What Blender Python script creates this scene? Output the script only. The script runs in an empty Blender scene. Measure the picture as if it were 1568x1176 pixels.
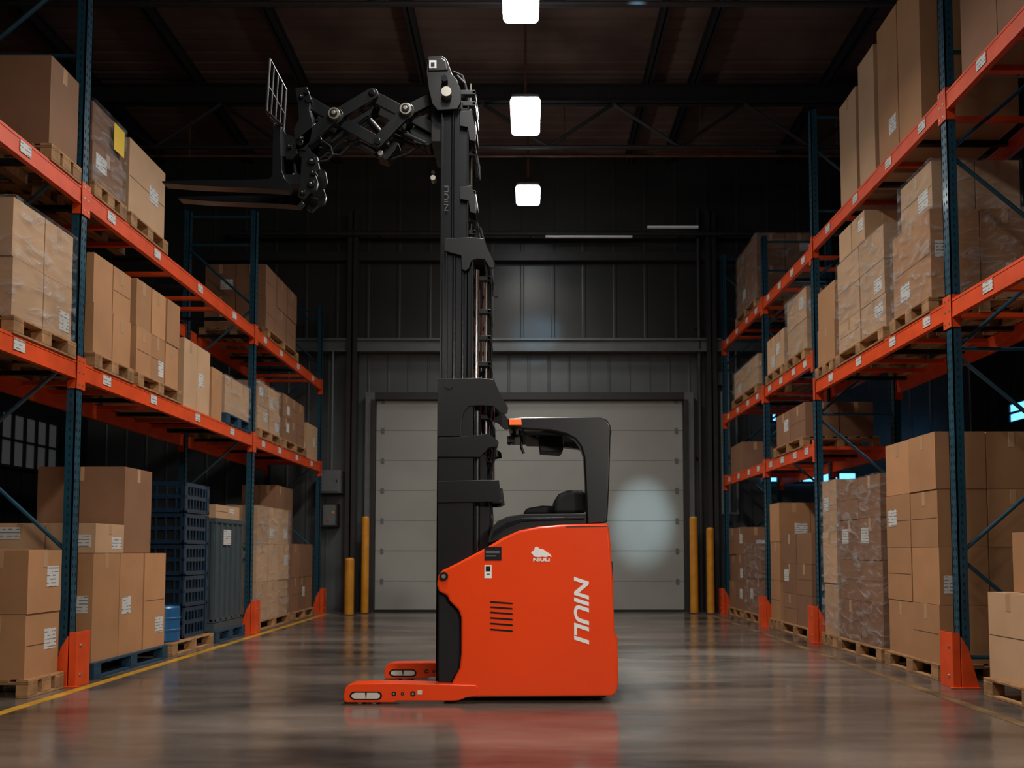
import bpy, bmesh, math, random
from mathutils import Vector, Matrix
random.seed(7)
sc = bpy.context.scene
sc.view_settings.view_transform = 'Standard'

# ------------------------------------------------------------------ materials
def newmat(name):
    m = bpy.data.materials.new(name); m.use_nodes = True
    nt = m.node_tree
    return m, nt, nt.nodes['Principled BSDF']

def M(name, col, rough=0.5, metal=0.0, var=0.0, scale=6.0, bump=0.0, coat=0.0, emis=None, es=0.0, island=0.0, bscale=None, spec=0.5):
    m, nt, b = newmat(name)
    N, L = nt.nodes, nt.links
    b.inputs['Base Color'].default_value = (*col, 1)
    b.inputs['Roughness'].default_value = rough
    b.inputs['Metallic'].default_value = metal
    b.inputs['Coat Weight'].default_value = coat
    b.inputs['Coat Roughness'].default_value = 0.12
    b.inputs['Specular IOR Level'].default_value = spec
    tc = N.new('ShaderNodeTexCoord')
    nz = N.new('ShaderNodeTexNoise'); nz.inputs['Scale'].default_value = scale; nz.inputs['Detail'].default_value = 6
    L.new(tc.outputs['Object'], nz.inputs['Vector'])
    if var > 0 or island > 0:
        hsv = N.new('ShaderNodeHueSaturation'); hsv.inputs['Color'].default_value = (*col, 1)
        mr = N.new('ShaderNodeMapRange'); mr.inputs['From Min'].default_value = 0.3; mr.inputs['From Max'].default_value = 0.7
        mr.inputs['To Min'].default_value = 1 - var; mr.inputs['To Max'].default_value = 1 + var
        L.new(nz.outputs['Fac'], mr.inputs['Value'])
        out = mr.outputs[0]
        if island > 0:
            g = N.new('ShaderNodeNewGeometry')
            m2 = N.new('ShaderNodeMapRange'); m2.inputs['To Min'].default_value = 1 - island; m2.inputs['To Max'].default_value = 1 + island
            L.new(g.outputs['Random Per Island'], m2.inputs['Value'])
            mu = N.new('ShaderNodeMath'); mu.operation = 'MULTIPLY'
            L.new(out, mu.inputs[0]); L.new(m2.outputs[0], mu.inputs[1]); out = mu.outputs[0]
        L.new(out, hsv.inputs['Value'])
        L.new(hsv.outputs['Color'], b.inputs['Base Color'])
    if bump > 0:
        n2 = N.new('ShaderNodeTexNoise'); n2.inputs['Scale'].default_value = bscale or scale * 4; n2.inputs['Detail'].default_value = 4
        L.new(tc.outputs['Object'], n2.inputs['Vector'])
        bp_ = N.new('ShaderNodeBump'); bp_.inputs['Strength'].default_value = bump; bp_.inputs['Distance'].default_value = 0.02
        L.new(n2.outputs['Fac'], bp_.inputs['Height']); L.new(bp_.outputs[0], b.inputs['Normal'])
    if emis:
        b.inputs['Emission Color'].default_value = (*emis, 1); b.inputs['Emission Strength'].default_value = es
    return m

ORANGE = M('truck_orange_paint', (0.86, 0.060, 0.006), 0.30, coat=0.45, var=0.03, scale=2, spec=0.35)
BEAM = M('rack_orange_paint', (0.70, 0.070, 0.010), 0.42, var=0.15, scale=5)
TEAL = M('rack_blue_paint', (0.010, 0.060, 0.095), 0.36, var=0.2, scale=6, coat=0.2)
HOLE = M('punched_hole', (0.003, 0.004, 0.005), 0.8)
CARD = M('cardboard', (0.42, 0.205, 0.09), 0.72, var=0.08, scale=3, island=0.2, bump=0.08, bscale=12)
CARD2 = M('cardboard_pale', (0.50, 0.30, 0.165), 0.72, var=0.07, scale=3, island=0.15, bump=0.08, bscale=12)
CARD3 = M('cardboard_brown', (0.24, 0.115, 0.058), 0.75, var=0.08, scale=3, island=0.15, bump=0.08, bscale=12)
TAPE = M('packing_tape', (0.47, 0.28, 0.15), 0.25, var=0.06)
SEAM = M('carton_seam', (0.10, 0.05, 0.025), 0.9)
PALLET = M('pallet_wood', (0.33, 0.17, 0.07), 0.75, var=0.3, scale=9, island=0.25, bump=0.2)
PBLUE = M('pallet_blue', (0.012, 0.045, 0.08), 0.6, var=0.2, scale=9)
BLACK = M('mast_black_paint', (0.0065, 0.007, 0.008), 0.36, coat=0.15, var=0.1, spec=0.4)
BLACKM = M('matte_black_plastic', (0.006, 0.006, 0.007), 0.55, bump=0.03, bscale=150, spec=0.35)
DARKST = M('gunmetal', (0.014, 0.015, 0.018), 0.24, metal=0.35)
CHROME = M('chrome_rod', (0.65, 0.65, 0.67), 0.16, metal=1.0)
STEEL = M('pin_steel', (0.45, 0.42, 0.36), 0.35, metal=0.8)
RUBBER = M('rubber', (0.008, 0.008, 0.008), 0.7, spec=0.3)
WHEEL = M('polyurethane_wheel', (0.62, 0.55, 0.47), 0.5)
WHITE = M('white_decal', (0.85, 0.83, 0.80), 0.45)
GREYD = M('grey_decal', (0.10, 0.10, 0.11), 0.45)
REDD = M('red_carton', (0.42, 0.04, 0.02), 0.6)
YEL = M('bollard_yellow', (0.55, 0.22, 0.012), 0.5, var=0.15)
YELD = M('yellow_label', (0.80, 0.50, 0.02), 0.5)
DKMETAL = M('dark_structural_steel', (0.020, 0.017, 0.017), 0.55, var=0.2)
PIPE = M('rusty_pipe', (0.14, 0.055, 0.03), 0.5, var=0.3)
GREYBOX = M('electric_cabinet_grey', (0.11, 0.12, 0.12), 0.5, var=0.1)
DOORM = M('door_panel_paint', (0.28, 0.28, 0.255), 0.36, var=0.08, scale=1.2)
DOORL = M('door_joint', (0.12, 0.12, 0.11), 0.6)
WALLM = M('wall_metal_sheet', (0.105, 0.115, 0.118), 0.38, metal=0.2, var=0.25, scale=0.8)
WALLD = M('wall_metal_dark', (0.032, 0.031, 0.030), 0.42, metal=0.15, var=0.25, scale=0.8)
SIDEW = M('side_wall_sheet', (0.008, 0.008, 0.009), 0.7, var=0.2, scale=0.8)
CEILM = M('ceiling_sheet', (0.125, 0.080, 0.065), 0.7, var=0.35, scale=1.0, spec=0.2)
BLUEPL = M('blue_plastic', (0.01, 0.09, 0.22), 0.3, coat=0.3)
CRATE = M('crate_blue_black_plastic', (0.007, 0.024, 0.050), 0.25, coat=0.4)
GREYBIN = M('bulk_bin_grey', (0.05, 0.07, 0.078), 0.5, var=0.1)
LAMPE = M('lamp_diffuser', (1, 1, 1), 0.5, emis=(0.93, 0.98, 1.0), es=16)
WINB = M('window_blue_glass', (0.1, 0.3, 0.5), 0.2, emis=(0.14, 0.5, 0.95), es=2.2)
WING = M('window_dim_glass', (0.3, 0.3, 0.3), 0.2, emis=(0.5, 0.55, 0.6), es=0.03)
FILL_LENS = M('fill_light_lens', (1, 1, 1), 0.5, emis=(1, 0.93, 0.85), es=2)  # glowing front of the added fill lights
LEDW = M('light_strip', (1, 1, 1), 0.5, emis=(0.8, 0.9, 1), es=0.05)
AMBER = M('amber_marker', (0.9, 0.12, 0.03), 0.3, emis=(1, 0.2, 0.03), es=0.4)

def label_mat():
    m, nt, b = newmat('printed_label'); N, L = nt.nodes, nt.links
    tc = N.new('ShaderNodeTexCoord'); sp = N.new('ShaderNodeSeparateXYZ'); L.new(tc.outputs['Object'], sp.inputs[0])
    mu = N.new('ShaderNodeMath'); mu.operation = 'MULTIPLY'; mu.inputs[1].default_value = 32
    L.new(sp.outputs['Z'], mu.inputs[0])
    fr = N.new('ShaderNodeMath'); fr.operation = 'FRACT'; L.new(mu.outputs[0], fr.inputs[0])
    gt = N.new('ShaderNodeMath'); gt.operation = 'GREATER_THAN'; gt.inputs[1].default_value = 0.68; L.new(fr.outputs[0], gt.inputs[0])
    nz = N.new('ShaderNodeTexNoise'); nz.inputs['Scale'].default_value = 22; L.new(tc.outputs['Object'], nz.inputs['Vector'])
    g2 = N.new('ShaderNodeMath'); g2.operation = 'GREATER_THAN'; g2.inputs[1].default_value = 0.47; L.new(nz.outputs['Fac'], g2.inputs[0])
    an = N.new('ShaderNodeMath'); an.operation = 'MULTIPLY'; L.new(gt.outputs[0], an.inputs[0]); L.new(g2.outputs[0], an.inputs[1])
    mx = N.new('ShaderNodeMix'); mx.data_type = 'RGBA'
    mx.inputs['A'].default_value = (0.62, 0.60, 0.57, 1); mx.inputs['B'].default_value = (0.2, 0.2, 0.2, 1)
    L.new(an.outputs[0], mx.inputs['Factor']); L.new(mx.outputs['Result'], b.inputs['Base Color'])
    return m
LABEL = label_mat()

def wrap_mat():
    m, nt, b = newmat('shrink_wrap_film'); N, L = nt.nodes, nt.links
    out = [n for n in N if n.type == 'OUTPUT_MATERIAL'][0]
    b.inputs['Base Color'].default_value = (0.55, 0.58, 0.6, 1); b.inputs['Roughness'].default_value = 0.12
    tr = N.new('ShaderNodeBsdfTransparent'); tr.inputs[0].default_value = (0.95, 0.95, 0.95, 1)
    tc = N.new('ShaderNodeTexCoord'); mp = N.new('ShaderNodeMapping'); mp.inputs['Scale'].default_value = (1, 1, 2.2)
    mp.inputs['Rotation'].default_value = (0.5, 0.4, 0)
    L.new(tc.outputs['Object'], mp.inputs[0])
    nz = N.new('ShaderNodeTexNoise'); nz.inputs['Scale'].default_value = 4.0; nz.inputs['Detail'].default_value = 5; nz.inputs['Distortion'].default_value = 1.0
    L.new(mp.outputs[0], nz.inputs['Vector'])
    mr = N.new('ShaderNodeMapRange'); mr.inputs['From Min'].default_value = 0.48; mr.inputs['From Max'].default_value = 0.72
    mr.inputs['To Min'].default_value = 0.04; mr.inputs['To Max'].default_value = 0.38
    L.new(nz.outputs['Fac'], mr.inputs['Value'])
    bu = N.new('ShaderNodeBump'); bu.inputs['Strength'].default_value = 1.0; bu.inputs['Distance'].default_value = 0.12
    L.new(nz.outputs['Fac'], bu.inputs['Height']); L.new(bu.outputs[0], b.inputs['Normal'])
    mx = N.new('ShaderNodeMixShader'); L.new(mr.outputs[0], mx.inputs[0]); L.new(tr.outputs[0], mx.inputs[1]); L.new(b.outputs[0], mx.inputs[2])
    L.new(mx.outputs[0], out.inputs['Surface'])
    return m
WRAP = wrap_mat()

def floor_mat():
    m, nt, b = newmat('polished_concrete'); N, L = nt.nodes, nt.links
    tc = N.new('ShaderNodeTexCoord')
    n1 = N.new('ShaderNodeTexNoise'); n1.inputs['Scale'].default_value = 0.7; n1.inputs['Detail'].default_value = 8; n1.inputs['Roughness'].default_value = 0.6
    mp = N.new('ShaderNodeMapping'); mp.inputs['Scale'].default_value = (0.5, 1.9, 1)
    L.new(tc.outputs['Object'], mp.inputs[0]); L.new(mp.outputs[0], n1.inputs['Vector'])
    cr = N.new('ShaderNodeValToRGB'); cr.color_ramp.elements[0].position = 0.36; cr.color_ramp.elements[1].position = 0.68
    cr.color_ramp.elements[0].color = (0.042, 0.032, 0.027, 1); cr.color_ramp.elements[1].color = (0.19, 0.148, 0.12, 1)
    L.new(n1.outputs['Fac'], cr.inputs[0]); L.new(cr.outputs[0], b.inputs['Base Color'])
    n2 = N.new('ShaderNodeTexNoise'); n2.inputs['Scale'].default_value = 1.3; n2.inputs['Detail'].default_value = 7
    L.new(mp.outputs[0], n2.inputs['Vector'])
    mr = N.new('ShaderNodeMapRange'); mr.inputs['From Min'].default_value = 0.3; mr.inputs['From Max'].default_value = 0.7
    mr.inputs['To Min'].default_value = 0.09; mr.inputs['To Max'].default_value = 0.28
    L.new(n2.outputs['Fac'], mr.inputs['Value']); L.new(mr.outputs[0], b.inputs['Roughness'])
    b.inputs['Specular IOR Level'].default_value = 0.85
    n3 = N.new('ShaderNodeTexNoise'); n3.inputs['Scale'].default_value = 4; n3.inputs['Detail'].default_value = 3
    L.new(tc.outputs['Object'], n3.inputs['Vector'])
    bu = N.new('ShaderNodeBump'); bu.inputs['Strength'].default_value = 0.10; bu.inputs['Distance'].default_value = 0.02
    L.new(n3.outputs['Fac'], bu.inputs['Height']); L.new(bu.outputs[0], b.inputs['Normal'])
    return m
FLOORM = floor_mat()

# ------------------------------------------------------------------ mesh builder
class MB:
    def __init__(s): s.v=[]; s.f=[]; s.mi=[]; s.mats=[]
    def idx(s, m):
        if m not in s.mats: s.mats.append(m)
        return s.mats.index(m)
    def add(s, vs, fs, m):
        o=len(s.v); s.v += [tuple(p) for p in vs]; i=s.idx(m)
        for f in fs: s.f.append([o+k for k in f]); s.mi.append(i)
    def box(s, x0,x1,y0,y1,z0,z1,m):
        vs=[(x,y,z) for z in (z0,z1) for y in (y0,y1) for x in (x0,x1)]
        s.add(vs,[(0,2,3,1),(4,5,7,6),(0,1,5,4),(2,6,7,3),(0,4,6,2),(1,3,7,5)],m)
    def prismY(s, poly, y0, y1, m):
        n=len(poly)
        vs=[(p[0],y0,p[1]) for p in poly]+[(p[0],y1,p[1]) for p in poly]
        fs=[tuple(range(n)), tuple(range(2*n-1,n-1,-1))]+[(i,i+n,(i+1)%n+n,(i+1)%n) for i in range(n)]
        s.add(vs,fs,m)
    def tube(s, p0, p1, r, m, n=14, r1=None):
        p0=Vector(p0); p1=Vector(p1); d=(p1-p0).normalized()
        a=d.orthogonal().normalized(); b=d.cross(a); r1=r if r1 is None else r1
        vs=[]
        for p,rr in ((p0,r),(p1,r1)):
            for i in range(n):
                t=2*math.pi*i/n; vs.append(p+a*rr*math.cos(t)+b*rr*math.sin(t))
        fs=[tuple(range(n)), tuple(range(2*n-1,n-1,-1))]+[(i,i+n,(i+1)%n+n,(i+1)%n) for i in range(n)]
        s.add(vs,fs,m)
    def path(s, pts, r, m, n=10):
        for a,b in zip(pts[:-1],pts[1:]): s.tube(a,b,r,m,n)
    def bar(s, p0, p1, w, y0, y1, m, ext=0.0):
        """flat link in the XZ plane between (x,z) points with rounded ends"""
        a=Vector(p0); b=Vector(p1); d=(b-a).normalized(); a-=d*ext; b+=d*ext
        ang=math.atan2(d.y,d.x); poly=[]
        for k in range(9):
            t=ang-math.pi/2+math.pi*k/8; poly.append((b.x+w/2*math.cos(t), b.y+w/2*math.sin(t)))
        for k in range(9):
            t=ang+math.pi/2+math.pi*k/8; poly.append((a.x+w/2*math.cos(t), a.y+w/2*math.sin(t)))
        s.prismY(poly,y0,y1,m)
    def done(s, name, bevel=0.0, seg=2, parent=None, smooth=True):
        me=bpy.data.meshes.new(name)
        me.from_pydata(s.v,[],s.f)
        for m in s.mats: me.materials.append(m)
        for p,i in zip(me.polygons,s.mi): p.material_index=i
        bm=bmesh.new(); bm.from_mesh(me); bmesh.ops.recalc_face_normals(bm,faces=bm.faces); bm.to_mesh(me); bm.free()
        if smooth:
            for p in me.polygons: p.use_smooth=True
            me.set_sharp_from_angle(angle=math.radians(32))
        o=bpy.data.objects.new(name,me); sc.collection.objects.link(o)
        if bevel>0:
            md=o.modifiers.new('bevel','BEVEL'); md.width=bevel; md.segments=seg; md.limit_method='ANGLE'; md.angle_limit=math.radians(32)
            md.harden_normals=True
        if parent: o.parent=parent
        return o

def empty(name):
    e=bpy.data.objects.new(name,None); e.empty_display_size=0.2; sc.collection.objects.link(e); return e

# image pixel coordinates back-projected: (u,v) on a plane at distance Y, to metres
F=1150.0; T=0.048; EYE=1.16
def unproj(u,v,Y=5.8):
    a=(845-v)*Y/F; h=a/(1-a*T/Y)
    return ((u-812)*(Y+h*T)/F, max(EYE+h,0.012))
def pl(pts,Y=5.8): return [unproj(u,v,Y) for u,v in pts]

# ------------------------------------------------------------------ room
XW=8.8; YB=14.85; YF=-6.0; ZC=9.2
b=MB(); b.box(-XW,XW,YF,YB,-0.2,0,FLOORM); b.done('floor',smooth=False)

def corrug(x0,x1,y,z0,z1,m,pitch=0.62,dep=0.012):
    bb=MB(); x=x0; prof=[]
    while x<x1-1e-6:
        for fx,fy in ((0,0),(0.86,0),(0.90,-dep),(0.96,-dep)):
            if x+fx*pitch<x1: prof.append((x+fx*pitch,y+fy))
        x+=pitch
    prof.append((x1,y)); n=len(prof)
    vs=[(p[0],p[1],z0) for p in prof]+[(p[0],p[1],z1) for p in prof]
    bb.add(vs,[(i,i+1,i+1+n,i+n) for i in range(n-1)],m)
    return bb
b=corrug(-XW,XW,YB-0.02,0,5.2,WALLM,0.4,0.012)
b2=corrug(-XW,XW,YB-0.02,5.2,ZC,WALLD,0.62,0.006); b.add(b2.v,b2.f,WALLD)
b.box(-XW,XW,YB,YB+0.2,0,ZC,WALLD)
b.done('wall_back',smooth=False)
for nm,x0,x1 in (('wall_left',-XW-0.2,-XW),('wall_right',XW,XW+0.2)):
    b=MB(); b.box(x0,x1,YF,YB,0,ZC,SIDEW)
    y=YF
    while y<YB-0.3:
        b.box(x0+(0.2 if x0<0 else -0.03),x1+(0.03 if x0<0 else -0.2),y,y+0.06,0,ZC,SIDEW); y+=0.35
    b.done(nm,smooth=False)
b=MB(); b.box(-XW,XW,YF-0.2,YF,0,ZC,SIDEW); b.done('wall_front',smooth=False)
# ceiling - corrugated sheet
b=MB(); prof=[]; y=YF
while y<YB-0.01:
    for fy,fz in ((0,0),(0.6,0),(0.7,0.03),(0.9,0.03)):
        prof.append((min(y+fy*0.25,YB),ZC+fz))
    y+=0.25
prof.append((YB,ZC)); n=len(prof)
b.add([(-XW,p[0],p[1]) for p in prof]+[(XW,p[0],p[1]) for p in prof],[(i,i+1,i+1+n,i+n) for i in range(n-1)],CEILM)
b.box(-XW,XW,YF,YB,ZC+0.06,ZC+0.2,CEILM)
b.done('ceiling',smooth=False)

# roof structure
def ibeam_y(b,x,z,y0,y1,w,h,m):
    b.box(x-w/2,x+w/2,y0,y1,z-0.015,z,m); b.box(x-w/2,x+w/2,y0,y1,z-h,z-h+0.015,m); b.box(x-0.012,x+0.012,y0,y1,z-h,z,m)
def ibeam_x(b,y,z,x0,x1,w,h,m):
    b.box(x0,x1,y-w/2,y+w/2,z-0.015,z,m); b.box(x0,x1,y-w/2,y+w/2,z-h,z-h+0.015,m); b.box(x0,x1,y-0.012,y+0.012,z-h,z,m)
b=MB()
for x in (-7.4,-5.6,-3.85,-1.78,1.98,2.75,5.0,7.0):
    ibeam_y(b,x,ZC-0.01,YF+0.02,YB-0.05,0.13,0.2,DKMETAL)
for y in (-3.5,0.0,3.0,6.0,9.0,12.3):
    ibeam_x(b,y,ZC-0.2,-XW+0.05,XW-0.05,0.18,0.3,DKMETAL)
    b.tube((-XW+0.05,y,ZC-1.25),(XW-0.05,y,ZC-1.25),0.035,DKMETAL,8)
    x=-XW+0.3; k=0
    while x<XW-1.3:
        b.tube((x,y,ZC-0.5 if k%2 else ZC-1.25),(x+1.1,y,ZC-1.25 if k%2 else ZC-0.5),0.028,DKMETAL,6); x+=1.1; k+=1
b.done('roof_truss',smooth=False)
b=MB(); b.path([(-1.0,12.9,8.28),(5.5,12.9,8.28)],0.04,PIPE); b.path([(-8.6,12.9,8.12),(8.6,12.9,8.12)],0.022,PIPE)
b.box(2.2,4.0,12.8,13.0,8.2,8.24,PIPE)
for x in (-6,-3,0.6,3,5.4): b.tube((x,12.9,8.12),(x,12.9,ZC-0.02),0.012,PIPE,6)
b.done('ceiling_pipe')
b=MB(); b.path([(-6,14.5,7.42),(6.5,14.5,7.42)],0.05,DKMETAL); b.box(2.3,3.3,14.44,14.5,7.52,7.55,LEDW); b.box(0.3,2.0,14.44,14.5,7.33,7.355,LEDW)
for x in (-6,-3,0,3,6.4): b.box(x-0.02,x+0.02,14.5,14.80,7.38,7.46,DKMETAL)
b.done('cable_tray')

# back wall trim / columns
b=MB(); b.box(-6.5,6.5,14.62,14.8,5.12,5.34,GREYBOX); b.box(-6.5,6.5,14.58,14.62,5.1,5.14,GREYBOX); b.box(-6.5,6.5,14.58,14.62,5.32,5.36,GREYBOX)
b.done('trim_1',smooth=False)
b=MB(); b.box(-6.5,6.5,14.66,14.8,6.95,7.12,DKMETAL); b.done('trim_2',smooth=False)
for x in (-3.5,3.56):
    b=MB(); b.box(x-0.1,x+0.1,14.55,14.57,0,7.9,DKMETAL); b.box(x-0.1,x+0.1,14.72,14.74,0,7.9,DKMETAL); b.box(x-0.015,x+0.015,14.55,14.74,0,7.9,DKMETAL)
    b.box(x-0.12,x+0.12,14.52,14.76,0,0.02,DKMETAL)
    b.done('steel_column',smooth=False)
# door
b=MB(); x0,x1,zt=-3.03,3.0,4.14
b.box(x0,x1,14.72,14.78,0.0,zt,DOORL)
n=7; hh=zt/n
for i in range(n):
    z0=i*hh+0.004; z1=(i+1)*hh-0.004
    b.box(x0,x1,14.69,14.74,z0,z1,DOORM)
    for hx in (-2.9,2.87): b.box(hx-0.03,hx+0.03,14.675,14.70,z1-0.05,z1+0.05 if i<n-1 else z1,GREYBOX)
b.box(x0,x1,14.67,14.74,0,0.04,RUBBER); b.box(-0.15,0.15,14.66,14.70,0.35,0.42,DKMETAL)
b.done('door_1',smooth=False)
b=MB(); b.box(x0-0.2,x0-0.02,14.6,14.8,0,zt+0.15,GREYBOX); b.box(x1+0.02,x1+0.2,14.6,14.8,0,zt+0.15,GREYBOX); b.box(x0-0.02,x1+0.02,14.6,14.8,zt+0.01,zt+0.15,DKMETAL)
b.box(x0-0.08,x0,14.56,14.6,0,zt,DKMETAL); b.box(x1,x1+0.08,14.56,14.6,0,zt,DKMETAL)
b.done('trim_3',smooth=False)
def bollard(x,y,h,r=0.085):
    b=MB(); b.tube((x,y,0),(x,y,h-0.03),r,YEL,20); b.tube((x,y,h-0.03),(x,y,h),r,YEL,20,r*0.7); b.box(x-r*1.5,x+r*1.5,y-r*1.5,y+r*1.5,0,0.015,DKMETAL)
    b.done('safety_bollard')
bollard(-3.13,14.25,1.83,0.07); bollard(-3.34,13.9,1.05,0.085); bollard(3.10,14.25,1.83,0.075); bollard(3.40,14.2,1.62,0.07)
# wall equipment
b=MB(); b.box(-4.1,-3.68,14.5,14.78,2.3,2.75,GREYBOX); b.box(-4.07,-3.71,14.48,14.5,2.33,2.72,GREYBOX); b.tube((-3.88,14.6,2.75),(-3.88,14.6,5.1),0.025,GREYBOX,8); b.box(-3.75,-3.73,14.46,14.48,2.5,2.56,BLACK)
b.done('electrical_cabinet',bevel=0.008)
b=MB(); b.box(-4.05,-3.75,14.55,14.78,1.65,2.1,DKMETAL); b.box(-3.95,-3.9,14.53,14.55,1.75,1.8,REDD); b.box(-3.85,-3.8,14.53,14.55,1.9,1.95,YEL); b.box(-4.02,-3.78,14.54,14.55,1.68,2.07,GREYBOX)
b.done('control_panel',bevel=0.008)
b=MB()
for x in (3.76,3.9,4.05): b.path([(x,14.62,1.9),(x,14.62,4.3 if x<3.8 else 5.1)],0.03,GREYBOX,8)
b.path([(3.76,14.62,4.3),(4.05,14.62,4.3)],0.03,GREYBOX,8); b.path([(3.76,14.62,1.9),(4.05,14.62,1.9)],0.03,GREYBOX,8)
b.box(3.7,4.1,14.66,14.8,4.45,4.7,GREYBOX)
b.done('wall_conduit')
b=MB(); b.tube((3.34,14.66,0),(3.34,14.66,8.0),0.045,DKMETAL,10)
for z in (1,3,5.6,7.5): b.box(3.28,3.40,14.68,14.8,z,z+0.04,DKMETAL)
b.done('drain_pipe')
# windows
def window(nm,face,a0,a1,z0,z1,mat,n=4):
    b=MB()
    if face=='back':
        b.box(a0,a1,14.70,14.74,z0,z1,mat)
        for i in range(n+1):
            x=a0+(a1-a0)*i/n; b.box(x-0.02,x+0.02,14.66,14.75,z0,z1,DKMETAL)
        for z in (z0,z1): b.box(a0-0.03,a1+0.03,14.66,14.78,z-0.02,z+0.02,DKMETAL)
    else:
        sx=-1 if face=='left' else 1; X=sx*(XW-0.05)
        b.box(min(X,X+sx*0.02),max(X,X+sx*0.02),a0,a1,z0,z1,mat)
        for i in range(n+1):
            y=a0+(a1-a0)*i/n; b.box(X-0.03,X+0.03,y-0.03,y+0.03,z0,z1,DKMETAL)
        for z in (z0,(z0+z1)/2,z1): b.box(X-0.03,X+0.03,a0,a1,z-0.02,z+0.02,DKMETAL)
    b.done(nm,smooth=False)
window('window_1','back',4.75,6.2,3.72,3.92,WINB,5)
window('window_2','back',4.6,6.4,2.52,2.72,WINB,5)
window('window_3','right',10.0,13.6,3.5,3.85,WINB,4)
window('window_4','left',11.4,13.8,2.6,3.5,WING,8)
window('window_5','left',8.6,10.6,2.6,3.5,WING,8)

# floor markings
YFL=M('floor_yellow_paint',(0.50,0.25,0.02),0.4,var=0.4,scale=4)
b=MB(); b.box(-3.86,-3.77,-4,14.2,0.0,0.003,YFL); b.done('floor_line_marking',smooth=False)
YF2=M('worn_yellow_line',(0.15,0.09,0.04),0.5,var=0.6,scale=3)
b=MB(); b.box(3.27,3.36,-4,14.0,0.0,0.003,YF2); b.done('floor_line_marking',smooth=False)

# ------------------------------------------------------------------ high bay lamps
def lamp(x,y,z,power,ln=0.84):
    e=empty('high_bay_lamp'); e.location=(x,y,z)
    b=MB(); b.box(-0.21,0.21,-ln/2,ln/2,0.0,0.12,LAMPE); b.done('diffuser',bevel=0.055,seg=5,parent=e)
    b=MB(); b.box(-0.19,0.19,-ln/2+0.03,ln/2-0.03,0.12,0.16,DKMETAL); b.tube((0,0,0.16),(0,0,0.36),0.10,DKMETAL,18,0.05); b.tube((0,0,0.34),(0,0,ZC-z-0.01),0.018,PIPE,8)
    b.done('housing_and_rod',parent=e)
    l=bpy.data.lights.new('lamp_light','AREA'); l.shape='RECTANGLE'; l.size=0.40; l.size_y=ln-0.04; l.energy=power; l.color=(1.0,0.95,0.88); l.spread=math.radians(140)
    o=bpy.data.objects.new('lamp_light',l); sc.collection.objects.link(o); o.parent=e; o.location=(0,0,-0.02)
for x,y,p,ln in ((-0.04,13.0,26,0.6),(-0.07,10.6,75,0.84),(-0.11,8.2,115,0.84),(-0.13,5.9,115,0.84),(-0.15,3.6,90,0.84),(-0.17,1.3,35,0.84),(-0.2,-1.0,20,0.84),(-0.22,-3.3,20,0.84)):
    lamp(x,y,7.4,p,ln)
# added fill lights in invented housings, to brighten the truck side and racks
def add_fill(x,y,z,target,power,size,col,spread=110):
    e=empty('added_fill_light'); e.location=(x,y,z)
    d=Vector(target)-Vector((x,y,z)); e.rotation_euler=d.to_track_quat('-Z','Y').to_euler()
    b=MB(); b.box(-size/2-0.03,size/2+0.03,-size/3-0.03,size/3+0.03,0.0,0.12,DKMETAL); b.box(-size/2,size/2,-size/3,size/3,-0.01,0.0,FILL_LENS); b.box(-0.05,0.05,-0.05,0.05,0.12,0.3,DKMETAL); b.done('fill_housing',parent=e)
    l=bpy.data.lights.new('fill_area_light','AREA'); l.shape='RECTANGLE'; l.size=size; l.size_y=size*0.66; l.energy=power; l.color=col; l.spread=math.radians(spread)
    o=bpy.data.objects.new('fill_area_light',l); sc.collection.objects.link(o); o.parent=e; o.location=(0,0,-0.03)
add_fill(-3.0,-5.4,6.0,(0.5,7.5,1.8),14,1.1,(1,0.92,0.82))
add_fill(3.6,-5.4,5.0,(-4.5,7.5,1.6),24,1.1,(1,0.90,0.78),70)
add_fill(5.2,-5.4,5.0,(0.0,5.8,0.9),19,0.8,(1,0.93,0.84),34)
add_fill(8.2,12.2,5.6,(4.0,8.5,3.0),45,0.6,(0.25,0.6,1.0),110)  # added cool light for a blue rim on the right rack posts
# added cool spots imitating bluish reflections on the door, back wall and aisle floor
def spot(x,y,z,target,power,col,ang):
    e=empty('added_cool_spot'); e.location=(x,y,z)
    d=Vector(target)-Vector((x,y,z)); e.rotation_euler=d.to_track_quat('-Z','Y').to_euler()
    b=MB(); b.tube((0,0,0.10),(0,0,0.3),0.09,DKMETAL,18,0.06); b.box(-0.02,0.02,-0.02,0.02,0.3,0.5,DKMETAL); b.done('spot_body',parent=e)
    l=bpy.data.lights.new('spot_light','SPOT'); l.energy=power; l.color=col; l.spot_size=math.radians(ang); l.spot_blend=0.9; l.shadow_soft_size=0.06
    o=bpy.data.objects.new('spot_light',l); sc.collection.objects.link(o); o.parent=e
spot(2.6,9.2,8.3,(1.75,7.9,0.0),2600,(0.75,0.95,1.0),22)
spot(2.6,7.6,8.4,(2.2,14.7,1.75),3600,(0.60,0.86,1.0),9)
spot(1.6,7.6,8.4,(0.1,14.8,5.5),700,(0.35,0.7,1.0),9)

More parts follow.
